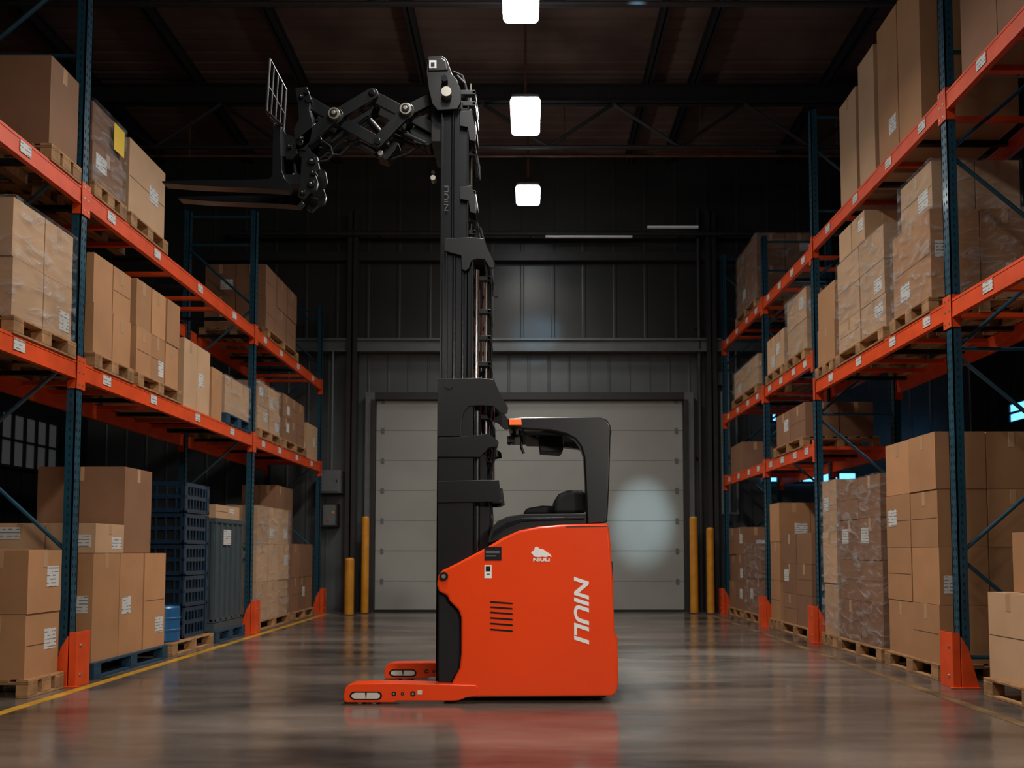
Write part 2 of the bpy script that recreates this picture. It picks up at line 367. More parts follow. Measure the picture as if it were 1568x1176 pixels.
# ------------------------------------------------------------------ racks
def rack(sx, xf, frames, bays, depth=1.05):
    """sx=-1 left, +1 right. xf = |x| of the aisle face"""
    b=MB()
    def X(a): return sx*(xf+a)
    def bx(a0,a1,y0,y1,z0,z1,m):
        p,q=sorted((X(a0),X(a1))); b.box(p,q,y0,y1,z0,z1,m)
    for (Y,H) in frames:
        for a in (0.0,depth-0.08):
            bx(a,a+0.012,Y-0.05,Y+0.05,0,H,TEAL); bx(a,a+0.08,Y-0.05,Y-0.04,0,H,TEAL); bx(a,a+0.08,Y+0.04,Y+0.05,0,H,TEAL)
            bx(a-0.02,a+0.1,Y-0.08,Y+0.08,0,0.012,TEAL)
            z=0.12
            while z<H-0.05:
                bx(a-0.0015,a,Y-0.027,Y-0.015,z,z+0.03,HOLE); bx(a-0.0015,a,Y+0.015,Y+0.027,z,z+0.03,HOLE)
                bx(a+0.035,a+0.047,Y-0.0515,Y-0.05,z,z+0.03,HOLE)
                z+=0.075
        z=0.25; k=0
        bxz=lambda z:(b.tube((X(0.05),Y,z),(X(depth-0.05),Y,z),0.018,TEAL,8))
        bxz(z)
        while z+0.9<H:
            b.tube((X(0.05 if k%2 else depth-0.05),Y,z),(X(depth-0.05 if k%2 else 0.05),Y,z+0.85),0.018,TEAL,8); z+=0.9; k+=1
            if k%3==0: bxz(z)
        bxz(H-0.08)
    for (Y0,Y1,Zs) in bays:
        for Z in Zs:
            for a in (0.0,depth-0.05):
                bx(a-0.002,a+0.045,Y0+0.05,Y1-0.05,Z-0.085,Z+0.075,BEAM)
                bx(a-0.006,a-0.002,Y0+0.05,Y1-0.05,Z+0.052,Z+0.075,BEAM); bx(a-0.006,a-0.002,Y0+0.05,Y1-0.05,Z-0.085,Z-0.062,BEAM)
                for ya in (Y0+0.05,Y1-0.05):
                    s_=1 if ya==Y0+0.05 else -1
                    p,q=sorted((ya,ya+s_*0.012)); bx(a-0.012,a+0.07,p,q,Z-0.17,Z+0.12,BEAM)
                    p,q=sorted((ya-s_*0.05,ya+s_*0.012)); bx(a-0.014,a-0.004,p,q,Z-0.17,Z+0.12,BEAM)
                    if a==0.0:
                        for zz in (-0.13,-0.02,0.08):
                            b.tube((X(a-0.018),ya-s_*0.02,Z+zz),(X(a-0.012),ya-s_*0.02,Z+zz),0.01,STEEL,8)
            y=Y0+0.3
            while y<Y1-0.2:
                bx(0.04,depth-0.04,y,y+0.05,Z+0.03,Z+0.073,BEAM if int(y*10)%3 else DARKST); y+=0.42
            L_=Y1-Y0
            for q in (0.06,0.27,0.52,0.77):
                y=Y0+q*L_+0.1; bx(-0.009,-0.006,y,y+0.13,Z-0.042,Z+0.048,LABEL)
    b.done('pallet_rack')
LEFT_F=[(2.4,7.0),(6.6,7.2),(10.8,6.15),(14.3,5.9)]
rack(-1,4.0,LEFT_F,[(2.4,6.6,(2.77,4.34)),(6.6,10.8,(2.77,4.34)),(10.8,14.3,(2.77,4.34))],1.05)
RIGHT_F=[(3.3,7.4),(6.55,7.4),(9.7,7.0),(11.8,6.2),(14.3,6.9)]
rack(1,3.7,RIGHT_F,[(3.3,6.55,(3.3,5.17)),(6.55,9.7,(3.3,5.17)),(9.7,11.8,(2.5,3.68,5.1)),(11.8,14.3,(2.5,3.68,5.1))],1.1)

def protector(sx,xf,Y):
    b=MB()
    def bx(a0,a1,y0,y1,z0,z1,m=BEAM):
        p,q=sorted((sx*(xf+a0),sx*(xf+a1))); b.box(p,q,y0,y1,z0,z1,m)
    bx(-0.1,-0.09,Y-0.09,Y+0.09,0.0,0.47); bx(-0.1,-0.035,Y-0.1,Y-0.09,0,0.47); bx(-0.1,-0.035,Y+0.09,Y+0.1,0,0.47)
    q=[(sx*(xf-0.03),0.0),(sx*(xf-0.03),0.44),(sx*(xf+0.03),0.34),(sx*(xf+0.12),0.0)]
    b.prismY(q,Y-0.11,Y-0.098,BEAM)
    bx(-0.13,0.13,Y-0.13,Y-0.09,0.0,0.012)
    for z in (0.1,0.35): b.tube((sx*(xf-0.1),Y-0.04,z),(sx*(xf-0.108),Y-0.04,z),0.014,STEEL,8)
    b.done('rack_post_protector',bevel=0.003)
for Y in (2.4,6.6,10.8,14.3): protector(-1,4.0,Y)
for Y in (3.3,6.55,9.7,11.8,14.3): protector(1,3.7,Y)

# ------------------------------------------------------------------ pallets and cartons
def pallet(sx,xf,y0,y1,z,m=PALLET,depth=1.05):
    b=MB()
    def bx(a0,a1,ya,yb,z0,z1):
        p,q=sorted((sx*(xf+a0),sx*(xf+a1))); b.box(p,q,ya,yb,z+z0,z+z1,m)
    L_=y1-y0
    for i in range(3):
        a=i*(depth-0.1)/2; bx(a,a+0.1,y0,y1,0.0,0.02)
        for j in range(3):
            yy=y0+j*(L_-0.12)/2; bx(a,a+0.1,yy,yy+0.12,0.02,0.105)
    n=7
    for j in range(3):
        yy=y0+j*(L_-0.12)/2; bx(0,depth,yy,yy+0.12,0.105,0.125)
    for i in range(n):
        a=i*(depth-0.1)/(n-1); bx(a,a+0.1,y0,y1,0.125,0.145)
    b.done('wooden_pallet' if m is PALLET else 'blue_pallet',bevel=0.003,seg=1)

def carton(b,x0,x1,y0,y1,z0,z1,m,sx,rng,label=0.3,tape=True):
    g=0.006
    b.box(x0+g,x1-g,y0+g,y1-g,z0,z1-g*0.6,m)
    xa=(x0+g) if sx>0 else (x1-g); s=-1 if sx>0 else 1
    ym=(y0+y1)/2; xm=(x0+x1)/2; h=z1-z0
    def face_a(ya,yb,za,zb,mm,t=0.002):
        p,q=sorted((xa-s*0.001,xa+s*t)); b.box(p,q,ya,yb,za,zb,mm)
    def face_n(xa_,xb_,za,zb,mm,t=0.002):
        b.box(xa_,xb_,y0+g-t,y0+g+0.001,za,zb,mm)
    if rng.random()<0.6:
        face_a(ym-0.028,ym+0.028,z1-g-min(0.14,h*0.35),z1-g-0.002,TAPE)
        b.box(x0+g,x1-g,ym-0.028,ym+0.028,z1-g*0.6-0.001,z1-g*0.6+0.002,TAPE)
    face_n(xm-0.028,xm+0.028,z1-g-min(0.14,h*0.35),z1-g-0.002,TAPE)
    if rng.random()<0.35:
        face_a(y0+0.02,y1-0.02,z0+h*0.5-0.004,z0+h*0.5+0.004,SEAM,0.001)
    if rng.random()<label:
        w=min(0.18,(y1-y0)*0.35); hh=min(0.17,h*0.4); yy=y0+(y1-y0)*rng.choice((0.12,0.55)); zz=z0+h*rng.choice((0.15,0.4))
        face_a(yy,yy+w,zz,zz+hh,LABEL,0.003)
    if rng.random()<label:
        w=min(0.2,(x1-x0)*0.4); hh=min(0.16,h*0.4); xx=x0+(x1-x0)*rng.choice((0.1,0.5)); zz=z0+h*rng.choice((0.2,0.45))
        face_n(xx,xx+w,zz,zz+hh,LABEL,0.003)

def stack(sx,xf,y0,y1,z0,z1,ny,nz,nx=2,m=CARD,label=0.3,wrap=False,seed=0,depth=0.95,jit=0.016,name=None):
    rng=random.Random(seed*31+5); b=MB()
    dy=(y1-y0)/ny; dz=(z1-z0)/nz; dx=depth/nx
    for k in range(nz):
        for j in range(ny):
            for i in range(nx):
                ja=rng.uniform(0,jit); jb=rng.uniform(0,jit*0.6)
                a0=xf+i*dx+ja*(i==0); a1=xf+(i+1)*dx
                p,q=sorted((sx*a0,sx*a1))
                carton(b,p,q,y0+j*dy+jb,y0+(j+1)*dy,z0+k*dz,z0+(k+1)*dz,m,sx,rng,label)
    if wrap:
        p,q=sorted((sx*(xf-0.012),sx*(xf+depth+0.012)))
        b.box(p,q,y0-0.012,y1+0.012,z0+0.005,z1+0.008,WRAP)
    single=(ny*nz*nx==1)
    b.done(name or ('cardboard_box' if single else ('shrink_wrapped_boxes' if wrap else 'cardboard_box_stack')),bevel=0.006,seg=2)

PH=0.145
xL=4.0
def load(sx,xf,y0,y1,z,z1,ny,nz,pm=PALLET,pal=True,**k):
    if pal: pallet(sx,xf-0.02,y0-0.01,y1+0.01,z,pm); z+=PH
    stack(sx,xf+0.01,y0,y1,z,z1,ny,nz,**k)
# ---- left rack, lower shelf
z=2.845
load(-1,xL,5.72,6.5,z,3.93,2,2,wrap=True,seed=1,m=CARD2,label=0.4)
load(-1,xL,6.8,7.46,z,3.93,2,2,seed=2,label=0.15)
load(-1,xL,7.56,8.5,z,3.97,3,2,seed=3,m=CARD,label=0.3)
stack(-1,xL+0.01,8.62,9.35,z,3.66,2,1,seed=4,m=CARD2)
stack(-1,xL+0.01,9.37,9.7,z,3.5,1,1,seed=34,m=CARD)
load(-1,xL,9.78,10.65,z,3.5,2,1,pm=PBLUE,wrap=True,seed=5,m=CARD2)
load(-1,xL,10.98,11.95,z,3.7,2,2,wrap=True,seed=6,m=CARD2)
load(-1,xL,12.1,13.3,z,3.75,3,2,seed=7,m=CARD3)
stack(-1,xL+0.01,13.45,14.1,z,3.5,2,1,seed=8,m=CARD2)
# upper shelf
z=4.415
load(-1,xL,6.1,6.5,z,5.33,1,1,seed=9,m=CARD3,label=0.7,nx=1)
load(-1,xL,6.72,7.25,z,5.32,1,2,seed=10,m=CARD3,wrap=True)
load(-1,xL,7.35,8.1,z,5.33,1,1,nx=1,seed=11,m=CARD2,label=1)
load(-1,xL,11.25,12.75,z,5.55,3,2,seed=12,m=CARD3,label=0.1)
b=MB(); b.box(-3.994,-3.990,7.02,7.2,5.02,5.28,YELD); b.done('warning_tag')
# floor level left
load(-1,xL,6.02,6.46,0,1.18,1,2,seed=13,m=CARD,label=0.8)
load(-1,xL,6.92,8.3,0,1.15,3,1,pm=PBLUE,seed=14,m=CARD,label=0.7)
stack(-1,xL+0.02,6.95,7.45,1.15,1.43,1,1,nx=2,seed=15,m=CARD2,label=0.9)
stack(-1,xL+0.05,7.5,8.05,1.15,2.02,1,1,nx=1,seed=16,m=CARD3,label=0.3,depth=0.9)
load(-1,xL,11.05,12.5,0,1.85,3,3,wrap=True,seed=17,m=CARD2)
load(-1,xL,12.7,13.9,0,1.3,3,2,seed=18,m=CARD3)
stack(-1,xL+0.3,12.7,13.6,1.3,2.3,2,1,seed=19,m=CARD3,depth=0.6)

# dark plastic crates and blue drums on a pallet
pallet(-1,xL-0.02,8.42,9.5,0)
b=MB()
for k in range(5):
    z0=0.145+0.37*k; z1=z0+0.36
    x0,x1,y0,y1=-4.98,-4.05,8.80,9.46
    for (xa,ya) in ((x0,y0),(x1-0.06,y0),(x0,y1-0.06),(x1-0.06,y1-0.06)): b.box(xa,xa+0.06,ya,ya+0.06,z0,z1,CRATE)
    for zz in (z0,z0+0.16,z1-0.05):
        b.box(x0,x1,y0+0.01,y0+0.03,zz,zz+0.05,CRATE); b.box(x0,x1,y1-0.03,y1-0.01,zz,zz+0.05,CRATE)
        b.box(x0+0.01,x0+0.03,y0,y1,zz,zz+0.05,CRATE); b.box(x1-0.03,x1-0.01,y0,y1,zz,zz+0.05,CRATE)
    for i in range(1,8):
        xx=x0+(x1-x0)*i/8; b.box(xx-0.012,xx+0.012,y0+0.012,y0+0.028,z0,z1,CRATE)
        yy=y0+(y1-y0)*i/8; b.box(x1-0.028,x1-0.012,yy-0.012,yy+0.012,z0,z1,CRATE)
    b.box(x0,x1,y0,y1,z0,z0+0.02,CRATE)
    if k>0: b.box(x0+0.06,x1-0.06,y0+0.06,y1-0.06,z0+0.02,z1-0.06,HOLE)
b.done('plastic_crate_stack',bevel=0.004,seg=1)
def drum(x,y,z,r,h,m=BLUEPL):
    b=MB(); n=28; prof=[(r*0.9,0),(r,0.03*h),(r,0.3*h),(r*1.05,0.32*h),(r*1.05,0.35*h),(r,0.37*h),(r,0.63*h),(r*1.05,0.65*h),(r*1.05,0.68*h),(r,0.7*h),(r,0.95*h),(r*0.92,h),(r*0.85,h-0.01)]
    vs=[];fs=[]
    for (rr,zz) in prof:
        for i in range(n): t=2*math.pi*i/n; vs.append((x+rr*math.cos(t),y+rr*math.sin(t),z+zz))
    for k in range(len(prof)-1):
        for i in range(n): fs.append((k*n+i,k*n+(i+1)%n,(k+1)*n+(i+1)%n,(k+1)*n+i))
    fs.append(tuple(range(n-1,-1,-1))); fs.append(tuple((len(prof)-1)*n+i for i in range(n)))
    b.add(vs,fs,m); b.done('blue_plastic_drum')
drum(-4.17,8.6,0.145,0.165,0.40); drum(-4.56,8.6,0.145,0.165,0.40)
# grey bulk bins
def bulkbin(y0,y1,z0,z1):
    b=MB(); x0,x1=-5.0,-4.04
    b.box(x0+0.02,x1-0.02,y0+0.02,y1-0.02,z0+0.12,z1-0.05,GREYBIN)
    b.box(x0,x1,y0,y1,z1-0.06,z1,GREYBIN); b.box(x0,x1,y0,y1,z0+0.1,z0+0.15,GREYBIN)
    n=5
    for i in range(n+1):
        yy=y0+0.02+(y1-y0-0.08)*i/n; b.box(x1-0.025,x1,yy,yy+0.04,z0+0.12,z1-0.05,GREYBIN)
        xx=x0+0.02+(x1-x0-0.08)*i/n; b.box(xx,xx+0.04,y0,y0+0.025,z0+0.12,z1-0.05,GREYBIN)
    for xa in (x0,(x0+x1)/2-0.06,x1-0.12): b.box(xa,xa+0.12,y0,y1,z0,z0+0.11,GREYBIN)
    b.box(x1,x1+0.003,y0+0.25,y0+0.5,z0+0.9*(z1-z0)-0.2,z0+0.9*(z1-z0),LABEL)
    b.done('plastic_bulk_bin',bevel=0.006)
pallet(-1,xL,9.62,10.6,0,PBLUE)
bulkbin(9.64,10.58,PH,1.6)
stack(-1,xL+0.05,9.68,10.5,1.6,1.78,2,1,seed=33,m=CARD2)

# ---- right rack
xR=3.7
load(1,xR,6.85,7.85,0,2.27,2,4,seed=41,m=CARD,label=0.3,nx=2)
load(1,xR,7.95,9.05,0,2.0,2,4,seed=42,m=CARD3,wrap=True,label=0.3)
load(1,xR,9.1,9.55,0,2.05,1,3,seed=43,m=CARD2,wrap=True,label=0.1)
load(1,xR,5.1,6.15,0,0.84,2,1,seed=44,m=CARD2,label=0.2)
stack(1,xR+0.2,5.2,6.1,0.84,1.32,1,1,seed=45,m=CARD,label=0.2,depth=0.7)
load(1,xR,9.95,11.1,0,1.42,2,3,seed=46,m=CARD3)
load(1,xR,11.2,11.65,0,1.9,1,3,seed=47,m=CARD,label=0.1)
load(1,xR,12.1,13.0,0,1.3,2,2,seed=48,m=CARD3,wrap=True)
load(1,xR,13.15,14.05,0,1.6,2,3,seed=49,m=CARD3)
z=3.375
load(1,xR,6.85,7.58,z,4.36,1,1,seed=51,m=CARD,wrap=True,label=0.9,nx=2)
stack(1,xR+0.06,6.9,7.5,4.37,4.85,1,1,seed=56,m=CARD2,wrap=True,label=0.3,nx=2,depth=0.85)
load(1,xR,7.75,8.95,z,4.62,2,3,seed=52,m=CARD2,wrap=True,label=0.4)
stack(1,xR+0.02,8.2,8.9,4.632,4.98,2,1,seed=53,m=CARD2)
load(1,xR,9.05,9.6,z,4.5,1,2,seed=54,m=CARD)
load(1,xR,4.6,5.4,z,4.3,1,1,seed=55,m=CARD3)
z=5.245
stack(1,xR+0.01,6.95,7.83,z,6.75,2,1,seed=61,m=CARD,label=0.1,nx=1)
stack(1,xR+0.01,7.9,8.3,z,6.68,1,1,seed=62,m=CARD2,nx=2)
stack(1,xR+0.01,8.36,8.82,z,6.5,1,1,seed=63,m=CARD2,nx=2,label=0)
stack(1,xR+0.01,5.3,6.3,z,6.2,2,1,seed=64,m=CARD3)
z=3.755
load(1,xR,9.98,10.75,z,4.75,1,2,seed=71,m=CARD2,wrap=True)
load(1,xR,10.85,11.65,z,4.45,2,1,seed=72,m=CARD2)
load(1,xR,12.1,13.6,z,4.4,3,1,seed=73,m=CARD2,wrap=True)
z=5.175
load(1,xR,12.1,13.3,z,6.4,1,2,seed=74,m=CARD3,wrap=True)
stack(1,xR+0.01,13.1,13.9,2.575,3.1,2,1,seed=75,m=CARD3)
load(1,xR,10.1,11.3,2.575,3.2,2,1,seed=76,m=CARD3)

# ------------------------------------------------------------------ reach truck
TR=empty('reach_forklift')
def fin(b,name,bevel=0.0,seg=2): return b.done(name,bevel=bevel,seg=seg,parent=TR)
YN=5.8; YFAR=7.0
b=MB()
body=[(692,1045),(704,1022),(706,1000),(706,945),(702,934),(688,920),(684,911),(672,906),(669,896),(670,882),(677,873),(700,862),(745,838),(770,823),(795,812),(825,806),(860,803),(926,801),(932,804),(935,830),(939,900),(941,965),(946,985),(947,1045),(944,1060),(938,1066),(735,1067),(690,1068)]
b.prismY(pl(body),YN,YFAR,ORANGE)
fin(b,'chassis_shell',0.035,4)
b=MB()
b.prismY(pl([(939,973),(947,975),(948,1050),(944,1062),(930,1062),(930,973)]),YN+0.06,YFAR-0.06,ORANGE)
fin(b,'rear_bumper',0.012,2)
b=MB()
x,zz=unproj(902,1060); b.tube((x,YN+0.12,0.09),(x,YN+0.26,0.09),0.09,RUBBER,28); b.tube((x,YFAR-0.3,0.09),(x,YFAR-0.15,0.09),0.09,RUBBER,28)
x0,_=unproj(720,1060); x1,_=unproj(930,1060); b.box(x0,x1,YN+0.1,YFAR-0.1,0.03,0.12,BLACKM)
fin(b,'drive_wheels',0.01,2)
b=MB(); b.prismY(pl([(671,905),(684,911),(690,925),(706,940),(708,1010),(704,1025),(690,1046),(671,1046)],5.85),5.86,6.94,BLACKM)
fin(b,'battery_front_cover',0.008)
def leg(Y0,Y1,dx=0):
    leg_=[(527,1064),(529,1053),(534,1048),(541,1046),(604,1045),(690,1047),(729,1048),(732,1053),(731,1065),(716,1066),(704,1071),(696,1072),(610,1072),(603,1075),(600,1077),(532,1077),(528,1073)]
    q=[(x+dx,max(z,0.014)) for x,z in pl(leg_,5.8)]
    b=MB(); b.prismY(q,Y0,Y1,ORANGE); fin(b,'load_leg',0.008,3)
    b=MB()
    sl=lambda pts: [(x+dx,z) for x,z in pl(pts,5.8)]
    b.prismY(sl([(536,1064),(538,1060),(542,1057.5),(581,1057.5),(585,1060),(586,1064),(585,1068),(581,1070.5),(542,1070.5),(538,1068)]),Y0-0.003,Y0+0.01,BLACK)
    b.prismY(sl([(539,1064),(541,1061),(545,1059.5),(560,1059.5),(561,1068.5),(545,1068.5),(541,1067)]),Y0-0.006,Y0+0.01,WHEEL)
    b.prismY(sl([(563,1059.5),(578,1059.5),(582,1061),(583,1064),(582,1067),(578,1068.5),(562,1068.5)]),Y0-0.006,Y0+0.01,WHEEL)
    for u,w in ((604,3.5),(617,2.5),(633,4)):
        x,z=unproj(u,1061,5.8); b.tube((x+dx,Y0-0.003,z),(x+dx,Y0+0.01,z),w/198,BLACK,16)
        b.tube((x+dx,Y0-0.005,z),(x+dx,Y0+0.01,z),w/198*0.5,STEEL,12)
    b.box(*sorted((unproj(640,1050)[0]+dx,unproj(647,1050)[0]+dx)),Y0-0.003,Y0,unproj(0,1062)[1],unproj(0,1056)[1],WHEEL)
    for u in (551,573):
        x,_=unproj(u,1060); b.tube((x+dx,Y0+0.03,0.05),(x+dx,Y1-0.03,0.05),0.05,WHEEL,22)
    fin(b,'load_wheel_set')
leg(5.785,5.93,0.0); leg(6.86,6.99,0.10)
b=MB(); x0,_=unproj(672,1060); x1,_=unproj(730,1060); b.box(x0,x1,5.94,6.85,0.05,0.16,BLACK); fin(b,'leg_crossmember',0.006)

# ---- hood / seat / cockpit
b=MB(); b.prismY(pl([(747,832),(748,822),(753,808),(762,798),(776,791),(800,787),(895,786),(898,788),(898,803),(860,804),(825,807),(795,814),(770,826)],5.85),5.84,6.96,BLACKM)
fin(b,'cockpit_hood',0.02,3)
b=MB(); b.prismY(pl([(752,826),(775,808),(800,798),(895,795),(895,792),(800,793),(775,800),(757,812)],5.82),5.825,5.85,DARKST); fin(b,'hood_trim',0.003)
b=MB(); b.prismY(pl([(847,788),(849,766),(855,757),(866,752),(884,750),(896,752),(897,788)],6.1),6.05,6.6,RUBBER); fin(b,'seat_backrest',0.04,4)
b=MB(); b.prismY(pl([(800,790),(806,780),(830,776),(850,777),(852,790)],6.4),6.2,6.75,RUBBER); fin(b,'seat_cushion',0.03,3)
# ---- overhead guard
guard=[(777,641),(800,639),(900,638),(920,639),(930,643),(935,652),(935,668),(933,740),(930,800),(899,803),(897,760),(894,700),(889,684),(880,672),(866,665),(845,660),(800,657),(779,652)]
b=MB(); b.prismY(pl(guard,5.86),5.86,5.98,BLACK)
fin(b,'guard_side_near',0.014,3)
b=MB()
top=[(777,641),(800,639),(900,638),(920,639),(932,645),(934,668),(932,800),(918,800),(917,680),(900,662),(845,655),(800,653),(779,650)]
b.prismY(pl(top,5.86),6.82,6.92,BLACK)
xa,za=unproj(780,645,5.86); xb,zb=unproj(925,645,5.86)
b.box(xa-0.01,xa+0.08,5.9,6.88,za-0.045,za+0.02,BLACK); b.box(xb-0.1,xb+0.03,5.9,6.88,zb-0.06,zb+0.02,BLACK)
for i in range(6):
    yy=6.06+i*0.14; b.box(xa,xb,yy,yy+0.035,za-0.03,za+0.02,BLACK)
xm=unproj(860,645,5.86)[0]; b.box(xm,xm+0.05,5.9,6.88,za-0.035,za+0.01,BLACK)
fin(b,'guard_roof',0.008)
b=MB(); b.prismY(pl([(928,655),(937,657),(937,664),(934,668),(934,740),(929,760),(926,660)],5.9),5.94,6.86,BLACK); fin(b,'guard_rear_cover',0.006)
b=MB(); b.prismY(pl([(779,642),(798,642),(799,651),(780,651)],5.85),5.845,5.90,AMBER); fin(b,'marker_light',0.004)
b=MB(); b.prismY(pl([(824,671),(861,671),(862,690),(858,694),(827,692)],6.2),6.15,6.4,BLACKM)
x,z=unproj(842,671,6.2); b.box(x-0.03,x+0.03,6.25,6.3,z-0.01,za,BLACK)
b.prismY(pl([(800,659),(870,660),(866,669),(806,668)],6.1),6.05,6.7,BLACKM)
fin(b,'display_console',0.006)
b=MB()
for pts in ([(790,655),(785,672),(779,681)],[(795,657),(799,672),(798,684),(802,694)],[(806,658),(812,668),(824,672)],[(783,664),(792,668),(800,664)]):
    P=[unproj(u,v,6.1) for u,v in pts]; b.path([(x,6.12,z) for x,z in P],0.012,BLACK,8)
x,z=unproj(782,674,6.1); b.box(x-0.03,x+0.03,6.08,6.2,z-0.02,z+0.03,BLACKM)
fin(b,'control_lever_cluster')
b=MB()
b.prismY(pl([(733,700),(746,700),(752,790),(750,835),(733,850)],6.3),6.1,6.75,BLACKM)
P=[unproj(u,v,6.05) for u,v in ((735,690),(747,682),(759,686),(762,676))]; b.path([(x,6.08,z) for x,z in P],0.011,RUBBER,8)
fin(b,'front_console',0.01)
b=MB()
x,z=unproj(940,872); b.box(x-0.01,x+0.022,6.1,6.3,z-0.06,z+0.06,BLACK)
x,z=unproj(941,905); b.box(x-0.01,x+0.012,6.0,6.5,z-0.2,z+0.12,ORANGE)
fin(b,'rear_fittings',0.004)

# ---- mast
MY0=6.02; MY1=6.66
def rail(u0,u1,v0,v1,ynear,web,th,m,name,depthy=0.07,lines=()):
    """channel rail: web recessed, flanges toward the outside"""
    b=MB()
    for side in (0,1):
        Y=ynear if side==0 else (MY0+MY1+0.08-ynear-depthy+0.0)
        x0,zt=unproj(u0,v0,ynear); x1,_=unproj(u1,v0,ynear); xb0,zb=unproj(u0,v1,ynear)
        X0=(x0); X1=(x1)
        if v0<400:
            xm0,_=unproj(u0,(v0+v1)/2,ynear); xm1,_=unproj(u1,(v0+v1)/2,ynear); X0,X1=xm0,xm1
        fl=0.014
        yi0,yi1=(Y,Y+depthy)
        b.box(X0,X0+fl,yi0,yi1,zb,zt,m); b.box(X1-fl,X1,yi0,yi1,zb,zt,m)
        if side==0: b.box(X0,X1,Y+web,Y+web+th,zb,zt,m)
        else: b.box(X0,X1,Y+depthy-web-th,Y+depthy-web,zb,zt,m)
        for q in lines:
            xq=X0+(X1-X0)*q; b.tube((xq,yi0+web,zb),(xq,yi0+web,zt),0.014,m,12)
    fin(b,name,0.003,2)
rail(670,727,584,1044,6.00,0.0,0.02,BLACK,'outer_mast_rails',0.09)
rail(681,724,372,900,6.03,0.03,0.015,DARKST,'middle_mast_rails',0.07,(0.30,0.62))
rail(674,717,164,700,6.06,0.03,0.015,DARKST,'inner_mast_rails',0.07,(0.42,))
def plates(pts,Y,name,th=0.022,m=BLACK,cross=None):
    b=MB(); q=pl(pts,Y); b.prismY(q,Y,Y+th,m); far=MY0+MY1+0.08-Y-th; b.prismY(q,far,far+th,m)
    if cross:
        c=pl(cross,Y); b.prismY(c,Y+th,far,m)
    fin(b,name,0.004)
plates([(670,580),(735,579),(756,581),(766,604),(778,624),(777,633),(768,634),(755,622),(735,621),(718,622),(710,632),(706,655),(706,668),(670,668)],5.985,'outer_mast_head_bracket',cross=[(735,581),(756,583),(764,604),(758,610),(735,604)])
plates([(670,672),(735,666),(748,664),(762,674),(763,683),(748,686),(735,700),(670,700)],5.985,'mast_tie_plate',cross=[(742,668),(756,672),(758,682),(742,684)])
plates([(670,770),(670,737),(740,735),(764,735),(768,764),(760,768)],5.985,'mast_lower_tie_plate',cross=[(742,740),(762,740),(764,762),(742,762)])
plates([(680,372),(682,366),(722,364),(740,366),(748,384),(758,404),(757,411),(750,411),(742,398),(730,397),(722,400),(718,412),(712,416),(707,412),(706,392),(680,385)],6.02,'middle_mast_head_bracket',cross=[(722,367),(740,368),(750,390),(740,394),(722,385)])
plates([(704,172),(722,170),(728,196),(728,218),(719,216),(716,196),(704,194)],6.05,'inner_mast_roller_bracket',cross=[(716,175),(722,175),(727,214),(721,212)])
plates([(704,287),(722,285),(729,304),(729,328),(720,326),(717,308),(704,306)],6.05,'inner_mast_roller_bracket_2',cross=[(716,290),(722,288),(728,322),(722,322)])
plates([(655,88),(676,86),(684,92),(690,108),(693,116),(699,122),(706,140),(706,158),(700,168),(670,170),(662,160),(657,140),(653,112)],6.03,'inner_mast_head',th=0.03,cross=[(660,110),(684,108),(690,130),(690,160),(668,160)])
b=MB(); q=pl([(654,89),(676,87),(683,92),(686,107),(655,108)],6.0); b.prismY(q,6.02,6.70,BLACK); fin(b,'mast_top_cap',0.01)
b=MB()
for (u,v,r,m) in ((684,144,8,STEEL),(681,124,5,DARKST),(664,276,4,STEEL),(688,591,6,DARKST),(680,882,6.5,BLACK),(680,882,3,STEEL),(664,268,3,DARKST)):
    Y=5.985 if v<800 else 5.79
    x,z=unproj(u,v,6.0 if v<800 else 5.8); b.tube((x,Y-0.012-(0.006 if r<5 else 0),z),(x,Y+0.05,z),r/192,m,20)
x0,z1=unproj(657,92,6.0); x1,z0=unproj(668,104,6.0); b.box(x0,x1,6.014,6.02,z0,z1,WHITE); b.box(x0+0.015,x1-0.015,6.011,6.014,z0+0.015,z1-0.02,BLACK)
fin(b,'mast_pins_and_labels')
b=MB()
def vcyl(u,v0,v1,Y,r,m,n=18):
    x,_=unproj(u,(v0+v1)/2,Y); _,zt=unproj(u,v0,Y); _,zb=unproj(u,v1,Y); b.tube((x,Y,zb),(x,Y,zt),r,m,n)
vcyl(730,600,1000,6.12,0.035,BLACK); vcyl(730,415,600,6.12,0.022,CHROME)
vcyl(739,600,1000,6.58,0.035,BLACK); vcyl(739,400,600,6.58,0.022,CHROME)
vcyl(735,560,1000,6.4,0.045,DARKST); vcyl(716,190,560,6.4,0.026,CHROME)
vcyl(748,420,830,6.25,0.010,RUBBER,8); vcyl(752,420,800,6.30,0.010,RUBBER,8); vcyl(744,420,830,6.2,0.008,STEEL,8); vcyl(756,580,735,6.2,0.009,CHROME,8)
vcyl(722,170,420,6.2,0.008,STEEL,8); vcyl(725,180,420,6.5,0.01,RUBBER,8); vcyl(720,130,600,6.55,0.008,STEEL,8)
fin(b,'lift_cylinders_and_chains')
b=MB()
for v in (148,165,195,240,300,340,360,430,480,520,560,640,705,790):
    x0,z=unproj(700,v,6.2); x1,_=unproj(729 if v<370 else 752,v,6.2)
    b.box(x0,x1,6.15 ,6.2,z-0.02,z+0.02,BLACK); b.box(x1-0.03,x1,6.15,6.55,z-0.015,z+0.015,BLACK)
for v in (160,250,340,440,540,650,750,850):
    x0,z=unproj(690,v,6.1); b.box(x0,x0+0.1,6.12,6.6,z-0.03,z+0.03,BLACK)
fin(b,'mast_cross_ties',0.004)
b=MB()
